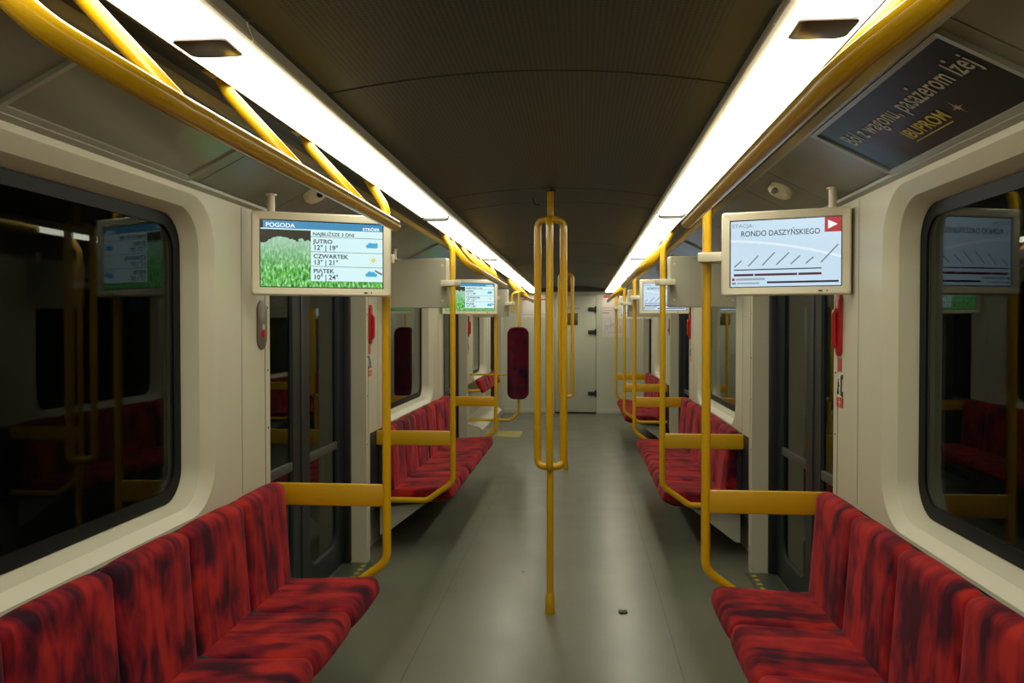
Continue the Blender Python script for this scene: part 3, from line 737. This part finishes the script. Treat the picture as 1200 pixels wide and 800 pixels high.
def route(sc, w, h, y, full):
    g = lambda u, v: (-w / 2 + u * w, h / 2 - v * h)
    def rect(name, u0, u1, v0, v1, mat, d=0.0008):
        x0, z1 = g(u0, v0); x1, z0 = g(u1, v1); bm = B(); box(bm, x0, x1, y - d, y - d + 0.0006, z0, z1); return obj(name, bm, mat, sc, world=False)
    rect('background_picture', 0.0, 1.0, 0.0, 1.0, M['s_pale'])
    bm = B(); pts = []
    for k in range(13):
        u = k / 12; pts.append((u, 0.28 + 0.08 * u + 0.20 * u * u))
    for (u0, v0), (u1, v1) in zip(pts[:-1], pts[1:]):
        quad(bm, [g(u0, v0), g(u1, v1), g(u1, v1 + 0.035), g(u0, v0 + 0.04)], y - 0.0012)
    obj('swoosh', bm, M['s_swoosh'], sc, world=False)
    D = y - 0.0024
    def tx(s_, size, u, v, mat, **k):
        x, z = g(u, v); text_on('writing', s_, size, x, z, D, mat, sc, **k)
    tx('STACJA:', 0.021, 0.012, 0.10, M['s_grey'], sx=1.15)
    tx('RONDO DASZY\u0143SKIEGO', 0.0315, 0.095, 0.235, M['s_dark'], sx=0.86, bold=0.0003)
    rect('arrow_panel', 0.855, 1.0, 0.0, 0.215, M['s_red'], 0.0016)
    bm = B(); quad(bm, [g(0.885, 0.04), g(0.885, 0.17), g(0.968, 0.105)], D); obj('arrow_icon', bm, M['s_white'], sc, world=False)
    bm = B()
    rows = [(0.035, 0.70, 0.105, 0.60), (0.165, 0.69, 0.26, 0.53), (0.295, 0.685, 0.41, 0.49), (0.425, 0.68, 0.54, 0.50), (0.555, 0.675, 0.64, 0.55), (0.69, 0.67, 0.76, 0.575), (0.825, 0.66, 0.975, 0.40)]
    for u0, v0, u1, v1 in rows:
        x0, z0 = g(u0, v0); x1, z1 = g(u1, v1); e = 0.0018
        quad(bm, [(x0 - e, z0 + e), (x0 + e, z0 - e), (x1 + e, z1 - e), (x1 - e, z1 + e)], D)
    obj('station_name_line', bm, M['s_grey'], sc, world=False)
    rect('line_bar', 0.03, 0.83, 0.735, 0.752, M['s_dark'], 0.0016)
    rect('zone_bar', 0.03, 0.215, 0.805, 0.84, M['s_maroon'], 0.0016); rect('zone_bar', 0.225, 0.615, 0.805, 0.84, M['s_maroon'], 0.0016); rect('zone_bar', 0.625, 0.83, 0.805, 0.84, M['s_maroon'], 0.0016)
    rect('ticker_bar', 0.34, 1.0 - 0.02, 0.925, 0.955, M['s_navy'], 0.0016)
    rect('legend_mark', 0.012, 0.04, 0.87, 0.91, M['s_red'], 0.0016); rect('legend_bar', 0.05, 0.32, 0.87, 0.905, M['s_line'], 0.0016)
    rect('legend_mark', 0.012, 0.05, 0.935, 0.965, M['s_grey'], 0.0016); rect('legend_bar', 0.06, 0.27, 0.937, 0.962, M['s_line'], 0.0016)

def monitor(w, h, cx, cy, cz, rz, label, content, pole, tube_top=True, cat='screen', side=1):
    """faces local -Y; pole = world (x, y) of the pole it is clamped to"""
    t = thing('monitor', label, cat, (cx, cy, cz), rz, 'passenger information monitors')
    b = 0.033
    bm = B(); R0 = rrect(-w / 2, w / 2, -h / 2, h / 2, 0.012, 4); Ri = rrect(-w / 2 + b, w / 2 - b, -h / 2 + b, h / 2 - b, 0.002, 4)
    Rb = rrect(-w / 2 + 0.004, w / 2 - 0.004, -h / 2 + 0.004, h / 2 - 0.004, 0.012, 4)
    loft(bm, [[(x, -0.010, z) for x, z in Ri], [(x, -0.022, z) for x, z in Ri], [(x, -0.026, z) for x, z in rrect(-w / 2 + 0.006, w / 2 - 0.006, -h / 2 + 0.006, h / 2 - 0.006, 0.012, 4)],
              [(x, -0.020, z) for x, z in R0], [(x, 0.030, z) for x, z in R0], [(x, 0.034, z) for x, z in Rb]], True, False)
    vs = [v for v in bm.verts if abs(v.co.y - 0.034) < 1e-5]
    bm.faces.new(vs)
    obj('casing', bm, M['plastic'], t, world=False)
    sw, sh = w - 2 * b, h - 2 * b
    bm = B(); box(bm, -sw / 2 - 0.001, sw / 2 + 0.001, -0.013, -0.006, -sh / 2 - 0.001, sh / 2 + 0.001)
    sc_ = obj('screen', bm, M['s_off'], t, world=False)
    content(sc_, sw - 0.008, sh - 0.008, -0.0135, True)
    bm = B()
    for x, z in ((-w / 2 + 0.03, h / 2 - 0.05), (w / 2 - 0.03, h / 2 - 0.05), (-w / 2 + 0.03, -h / 2 + 0.05), (w / 2 - 0.03, -h / 2 + 0.05)):
        tube(bm, [(x, 0.033, z), (x, 0.038, z)], 0.008, 10)
    obj('back_screw', bm, M['plastic'], t, world=False)
    bm = B(); box(bm, w / 2 - 0.12, w / 2 - 0.105, -0.0275, -0.02, -h / 2 + 0.012, -h / 2 + 0.018); box(bm, w / 2 - 0.09, w / 2 - 0.086, -0.0275, -0.02, -h / 2 + 0.012, -h / 2 + 0.018)
    obj('button', bm, M['ink'], t, world=False)
    # clamp to the pole (pole position in the local frame)
    L = Matrix.Rotation(-rz, 3, 'Z') @ (Vector((pole[0], pole[1], cz)) - Vector((cx, cy, cz)))
    ex = w / 2 if L.x > 0 else -w / 2
    bm = B(); sgn = 1 if L.x > 0 else -1
    box(bm, ex - sgn * 0.01, L.x + sgn * 0.024, 0.0, max(0.03, L.y + 0.026), -0.026, 0.014, 0.004) if abs(L.x) > abs(ex) - 0.03 else box(bm, L.x - 0.025, L.x + 0.025, 0.02, L.y + 0.026, -0.026, 0.014, 0.004)
    obj('pole_clamp', bm, M['plastic'], t, world=False)
    # hanger tube up to the cove
    zt = 2.10
    hx = -ex * 0.72
    bm = B(); tube(bm, [(hx, 0.012, h / 2 - 0.01), (hx, 0.012, zt - cz + 0.01)], 0.016, 12); tube(bm, [(hx, 0.012, zt - cz + 0.006), (hx, 0.012, zt - cz + 0.012)], 0.024, 14)
    obj('hanger_tube', bm, M['plastic'], t, world=False)
    return t
ZM = 1.862
def inner_edge(s, xin, yin, w, ang):     # centre and rotation from the aisle-side edge
    if s < 0: return (xin - math.cos(ang) * w / 2, yin - math.sin(ang) * w / 2), ang
    return (xin + math.cos(ang) * w / 2, yin - math.sin(ang) * w / 2), -ang
A1, A2 = math.radians(25), math.radians(18)
(c, r) = inner_edge(-1, -0.675, 3.465, 0.585, A1)
monitor(0.585, 0.35, c[0], c[1], ZM, r, 'cream-framed screen showing the weather forecast, nearest on the left', weather, (-0.71, 3.53))
(c, r) = inner_edge(1, 0.757, 3.42, 0.50, A2)
monitor(0.50, 0.345, c[0], c[1], ZM - 0.006, r, 'cream-framed screen showing the route line and a red arrow, nearest on the right', route, (0.71, 3.53))
(c, r) = inner_edge(-1, -0.690, 8.09, 0.585, A1)
monitor(0.585, 0.35, c[0], c[1], ZM, r, 'cream-framed weather screen, smaller in view, on the farther left pole', weather, (-0.71, 8.15))
(c, r) = inner_edge(1, 0.757, 8.11, 0.50, A2)
monitor(0.50, 0.345, c[0], c[1], ZM, r, 'cream-framed route screen half hidden behind a grey monitor back on the right', route, (0.71, 8.22))
(c, r) = inner_edge(1, 0.757, 12.39, 0.50, A2)
monitor(0.50, 0.345, c[0], c[1], ZM, r, 'farthest route screen on the right, a pale blue sliver by the end wall', route, (0.71, 12.5))
for s, y, lab, cont in ((-1, 5.5, 'grey back of a monitor on the second left pole, facing away', weather), (1, 5.5, 'grey back of a monitor on the second right pole, facing away', route),
                        (-1, 10.1, 'grey back of a monitor hung by the burgundy back support', weather), (1, 10.23, 'grey back of a monitor on the fourth right pole, facing away', route)):
    w = 0.48; ang = math.radians(14)
    cxx = s * (0.757 + math.cos(ang) * w / 2); cyy = y + math.sin(ang) * w / 2
    rz = PI - ang if s < 0 else PI + ang
    m = monitor(w, 0.345, cxx, cyy, ZM, rz, lab, cont, (s * 0.71, y - 0.10))
    for ch in m.children:
        if ch.name.startswith('casing'): ch.data.materials[0] = M['boxgrey']

# ------------------------------------------------------------------ cove posters
def cove_frame(s, y0, y1, label, mat, cat='poster', content=None, v0=0.0, v1=1.0):
    """frame lying on the sloping cove panel; local x runs along the car (reading direction), local z up the slope"""
    a = Vector((s * 0.955, 0, 2.2195)); b = Vector((s * 1.225, 0, 2.081)); mid = (a + b) / 2
    L = (b - a).length; up = (a - b).normalized()
    xd = Vector((0, -1, 0)) if s > 0 else Vector((0, 1, 0))
    nrm = up.cross(xd)          # local +Y, pointing away from the reader
    t = thing('poster_frame', label, cat, (mid.x, (y0 + y1) / 2, mid.z), group='posters on the sloping cove')
    t.rotation_euler = Matrix((xd, nrm, up)).transposed().to_euler()
    w = y1 - y0; h = L
    bm = B(); R0 = rrect(-w / 2, w / 2, -h / 2, h / 2, 0.008, 3); Ri = rrect(-w / 2 + 0.022, w / 2 - 0.022, -h / 2 + 0.016, h / 2 - 0.016, 0.002, 3)
    loft(bm, [[(x, 0.004, z) for x, z in Ri], [(x, -0.010, z) for x, z in Ri], [(x, -0.013, z) for x, z in R0], [(x, 0.004, z) for x, z in R0]], True)
    obj('frame', bm, M['covetrim'], t, world=False)
    bm = B(); box(bm, -w / 2 + 0.02, w / 2 - 0.02, -0.003, 0.003, -h / 2 + 0.014, h / 2 - 0.014)
    p = obj('poster_sheet', bm, mat, t, world=False)
    if content: content(p, w, h)
    return t
def advert(p, w, h):
    def wid(q):
        bm = text_bm(q + 'l', 0.088, sx=0.74, spacing=1.06); v = max(v.co.x for v in bm.verts); bm.free(); return v
    line = 'B\u00f3l z wagonu, pasazerom lzej'; pos = 0; X0 = -w / 2 + 0.085; l0 = wid('')
    for word in line.split(' '):
        x = X0 + (wid(line[:pos]) - l0 if pos else 0)
        bm = text_bm(word, 0.088, sx=0.74, spacing=1.06, bold=0.0008)
        k = word.find('z')
        if len(word) > 3 and k > 0:                   # the dot over the z
            zx = (wid(word[:k]) - l0 + wid(word[:k + 1]) - l0) / 2
            disc = bmesh.ops.create_circle(bm, cap_ends=True, radius=0.0065, segments=12)
            bmesh.ops.translate(bm, verts=disc['verts'], vec=(zx, 0.062, 0.0004))
        bmesh.ops.rotate(bm, matrix=Matrix.Rotation(PI / 2, 3, 'X'), verts=bm.verts)
        bmesh.ops.translate(bm, vec=(x, -0.0045, 0.015), verts=bm.verts)
        o = obj('slogan_word', bm, M['adwhite'], p, world=False)
        for f_ in o.data.polygons: f_.use_smooth = False
        pos += len(word) + 1
    text_on('logo_writing', 'IBUPROM', 0.062, -w / 2 + 0.345, -0.072, -0.0045, M['adyellow'], p, sx=0.95, bold=0.0012, spacing=1.04)
    bm = B(); box(bm, -w / 2 + 0.35, -w / 2 + 0.58, -0.0050, -0.0045, -0.088, -0.084); obj('logo_underline', bm, M['adyellow'], p, world=False)
    bm = B(); x, z = -w / 2 + 0.665, -0.055; vs = []
    for k in range(16):
        r = 0.030 if k % 4 == 0 else (0.016 if k % 2 == 0 else 0.007); a = k * PI / 8
        vs.append(bm.verts.new((x + r * math.cos(a), -0.005, z + r * math.sin(a))))
    bm.faces.new(vs); obj('star_mark', bm, M['adstar'], p, world=False)
cove_frame(1, 1.86, 2.83, 'framed dark purple and blue advert with white slogan above the right window', M['ad'], content=advert)
cove_frame(-1, 1.78, 2.72, 'framed blank glossy board above the left window', M['blankposter'])
cove_frame(-1, 6.2, 7.3, 'framed blue poster above the middle left bench', M['blueposter'])
cove_frame(1, 6.2, 7.3, 'framed blue poster above the middle right bench', M['blueposter'])

# surveillance camera pucks
for s, y, lab in ((1, 3.62, 'small cream surveillance camera on the cove above the right monitor'), (-1, 3.55, 'small cream surveillance camera on the cove above the left monitor')):
    n = Vector((-s * 0.16, 0, -0.313)).normalized(); c = Vector((s * 1.05, y, 2.17))
    t = thing('surveillance_camera', lab, 'camera', c)
    bm = B(); tube(bm, [c, c + n * 0.028, c + n * 0.040, c + n * 0.044], [0.055, 0.053, 0.040, 0.01], 22); obj('dome', bm, M['plastic'], t)
    bm = B(); q = c + n * 0.022 + Vector((-s * 0.03, -0.040, -0.0)); tube(bm, [q, q + Vector((-s * 0.008, -0.016, -0.006))], [0.014, 0.012], 12); obj('lens', bm, M['lens'], t)

# ------------------------------------------------------------------ emergency handles, stickers, intercoms
def emergency(s, y, ztop, lab, slab):
    t = thing('emergency_handle', lab, 'emergency handle', (s * WX, y, ztop - 0.13), group='red emergency handles')
    X = lambda d: s * (WX - d)
    bm = B(); R = rrect(y - 0.029, y + 0.029, ztop - 0.262, ztop, 0.028, 6)
    loft(bm, [[(X(-0.001), p, q) for p, q in R], [(X(0.012), p, q) for p, q in R], [(X(0.016), y + (p - y) * 0.8, ztop - 0.131 + (q - ztop + 0.131) * 0.95) for p, q in R]], True, True)
    obj('handle_plate', bm, M['red'], t)
    bm = B(); tube(bm, fillet([(X(0.01), y, ztop - 0.07), (X(0.026), y, ztop - 0.08), (X(0.026), y, ztop - 0.215), (X(0.01), y, ztop - 0.225)], 0.02), 0.011, 10); obj('pull_handle', bm, M['red'], t)
    t2 = thing('safety_sticker', slab, 'sticker', (s * WX, y, ztop - 0.38), group='emergency call stickers')
    z1 = ztop - 0.272
    obj('red_strip', box(B(), X(0), X(0.0015), y - 0.022, y + 0.022, z1 - 0.055, z1), M['redlabel'], t2)
    z2 = z1 - 0.062
    obj('white_sheet', box(B(), X(0), X(0.0012), y - 0.040, y + 0.040, z2 - 0.100, z2), M['whitelabel'], t2)
    # pictograms: running person and handset
    e = lambda d: X(0.0016 + d)
    aw = 0.017 * s * -1     # person sits on the aisle-far half, handset on the other
    bm = B(); yp = y + 0.016
    tube(bm, [(e(0), yp, z2 - 0.028), (e(0.0006), yp, z2 - 0.028)], 0.006, 10)
    for pts in (((yp, z2 - 0.034), (yp + 0.002, z2 - 0.062)), ((yp + 0.002, z2 - 0.062), (yp + 0.012, z2 - 0.088)), ((yp + 0.002, z2 - 0.062), (yp - 0.007, z2 - 0.088)), ((yp, z2 - 0.040), (yp - 0.010, z2 - 0.056))):
        tube(bm, [(e(0), p, q) for p, q in pts], 0.0028, 6)
    obj('person_pictogram', bm, M['ink'], t2)
    bm = B(); yh = y - 0.022
    tube(bm, fillet([(e(0), yh - 0.014, z2 - 0.012), (e(0), yh, z2 - 0.006), (e(0), yh, z2 - 0.092), (e(0), yh - 0.014, z2 - 0.088)], 0.006), 0.004, 6)
    box(bm, e(0), e(0.001), yh - 0.020, yh - 0.002, z2 - 0.024, z2 - 0.004); box(bm, e(0), e(0.001), yh - 0.020, yh - 0.002, z2 - 0.098, z2 - 0.074)
    obj('handset_pictogram', bm, M['ink'], t2)
    obj('red_footer', box(B(), X(0), X(0.0016), y - 0.042, y + 0.042, z2 - 0.142, z2 - 0.101), M['redlabel'], t2)
    obj('white_cross', box(box(B(), X(0), X(0.0022), y - 0.004, y + 0.004, z2 - 0.138, z2 - 0.106), X(0), X(0.0022), y - 0.016, y + 0.016, z2 - 0.124, z2 - 0.118), M['whitelabel'], t2)
emergency(1, 3.415, 1.695, 'red emergency handle below the nearest right monitor', 'red and white emergency call sticker below the nearest right handle')
emergency(-1, 5.21, 1.704, 'red emergency handle on the left wall beyond the first doorway', 'red and white emergency call sticker on the left wall beyond the first doorway')
emergency(1, 7.96, 1.70, 'red emergency handle at the far end of the middle right wall', 'red and white emergency call sticker at the far end of the middle right wall')
emergency(-1, 9.86, 1.70, 'red emergency handle on the left wall beyond the second doorway', 'red and white emergency call sticker on the left wall beyond the second doorway')
def intercom(s, y, lab):
    t = thing('intercom', lab, 'intercom', (s * WX, y, 1.56)); X = lambda d: s * (WX - d)
    R = rrect(y - 0.052, y + 0.052, 1.455, 1.672, 0.0515, 8)
    bm = B(); loft(bm, [[(X(-0.001), p, q) for p, q in R], [(X(0.005), p, q) for p, q in R], [(X(0.007), y + (p - y) * 0.93, 1.5635 + (q - 1.5635) * 0.96) for p, q in R]], True, True)
    obj('plate', bm, M['oval'], t)
    bm = B(); tube(bm, [(X(0.006), y, 1.525), (X(0.018), y, 1.525)], 0.016, 14); obj('red_button', bm, M['led'], t)
    bm = B(); tube(bm, [(X(0.006), y, 1.553), (X(0.011), y, 1.553)], 0.014, 14); obj('pale_button', bm, M['adwhite'], t)
intercom(-1, 3.405, 'oval brown intercom plate with a red button beside the nearest left doorway')
intercom(1, 9.87, 'oval brown intercom plate on the right wall beyond the second doorway')

# ------------------------------------------------------------------ notices on the end wall
def notice(name, x0, x1, z0, z1, label, lines):
    t = thing(name, label, 'poster', ((x0 + x1) / 2, Y_END, z0))
    sh = obj('paper_sheet', box(B(), x0, x1, Y_END - 0.004, Y_END, z0, z1), M['paper'], t)
    lines(sh, x0, x1, z0, z1); return t
def l1(sh, x0, x1, z0, z1):
    obj('red_header', box(B(), x0, x1, Y_END - 0.0055, Y_END - 0.003, z1 - 0.10, z1 - 0.075), M['redlabel'], sh)
    obj('rule', box(B(), x0, x1, Y_END - 0.0055, Y_END - 0.003, z0 + 0.05, z0 + 0.056), M['mapline'], sh)
def l2(sh, x0, x1, z0, z1):
    obj('red_header', box(B(), x0 + 0.02, x0 + 0.30, Y_END - 0.0055, Y_END - 0.003, z1 - 0.06, z1 - 0.02), M['redlabel'], sh)
    bm = B()
    for z in (z1 - 0.245, z1 - 0.29): box(bm, x0, x1, Y_END - 0.0055, Y_END - 0.003, z, z + 0.006)
    obj('red_rule', bm, M['redlabel'], sh)
    obj('black_rule', box(B(), x0, x0 + 0.13, Y_END - 0.0055, Y_END - 0.003, z1 - 0.335, z1 - 0.325), M['ink'], sh)
    bm = B(); random.seed(9)
    for i in range(9):
        p = [(x0 + 0.03 + random.random() * (x1 - x0 - 0.06), Y_END - 0.005, z0 + 0.04 + random.random() * 0.36) for _ in range(3)]
        tube(bm, p, 0.0022, 5)
    obj('map_line', bm, M['mapline'], sh)
notice('wall_poster', -0.90, -0.48, 1.74, 2.15, 'white notice with a red band on the left of the end wall', l1)
notice('wall_poster', 0.545, 1.02, 1.385, 2.15, 'tall white network map with red header on the right of the end wall', l2)

# ------------------------------------------------------------------ small things on the floor
t = thing('floor_label', 'worn yellow rectangular label on the floor near the far left corner', 'floor label', (-0.88, 11.55, 0))
obj('label_sheet', box(B(), -1.06, -0.70, 11.25, 11.87, 0.0, 0.003, 0.001), M['floorplate'], t)
obj('printed_mark', box(B(), -0.95, -0.81, 11.50, 11.60, 0.003, 0.0036), M['stripe'], t)
bm = B(); P = []
for k in range(12):
    a = 2 * PI * k / 12; r = 1 + 0.25 * math.cos(2 * a) + 0.12 * math.sin(5 * a); P.append((0.396 + 0.021 * r * math.cos(a), 4.35 + 0.030 * r * math.sin(a)))
loft(bm, [[(x, y, 0.0005) for x, y in P], [(x, y, 0.003 + 0.006 * abs(math.sin(i))) for i, (x, y) in enumerate(P)], [(0.396 + (x - 0.396) * 0.4, 4.35 + (y - 4.35) * 0.4, 0.006) for x, y in P]], True, True)
tag(obj('leaf', bm, M['leaf']), 'small dark green leaf lying on the aisle floor', 'leaf')
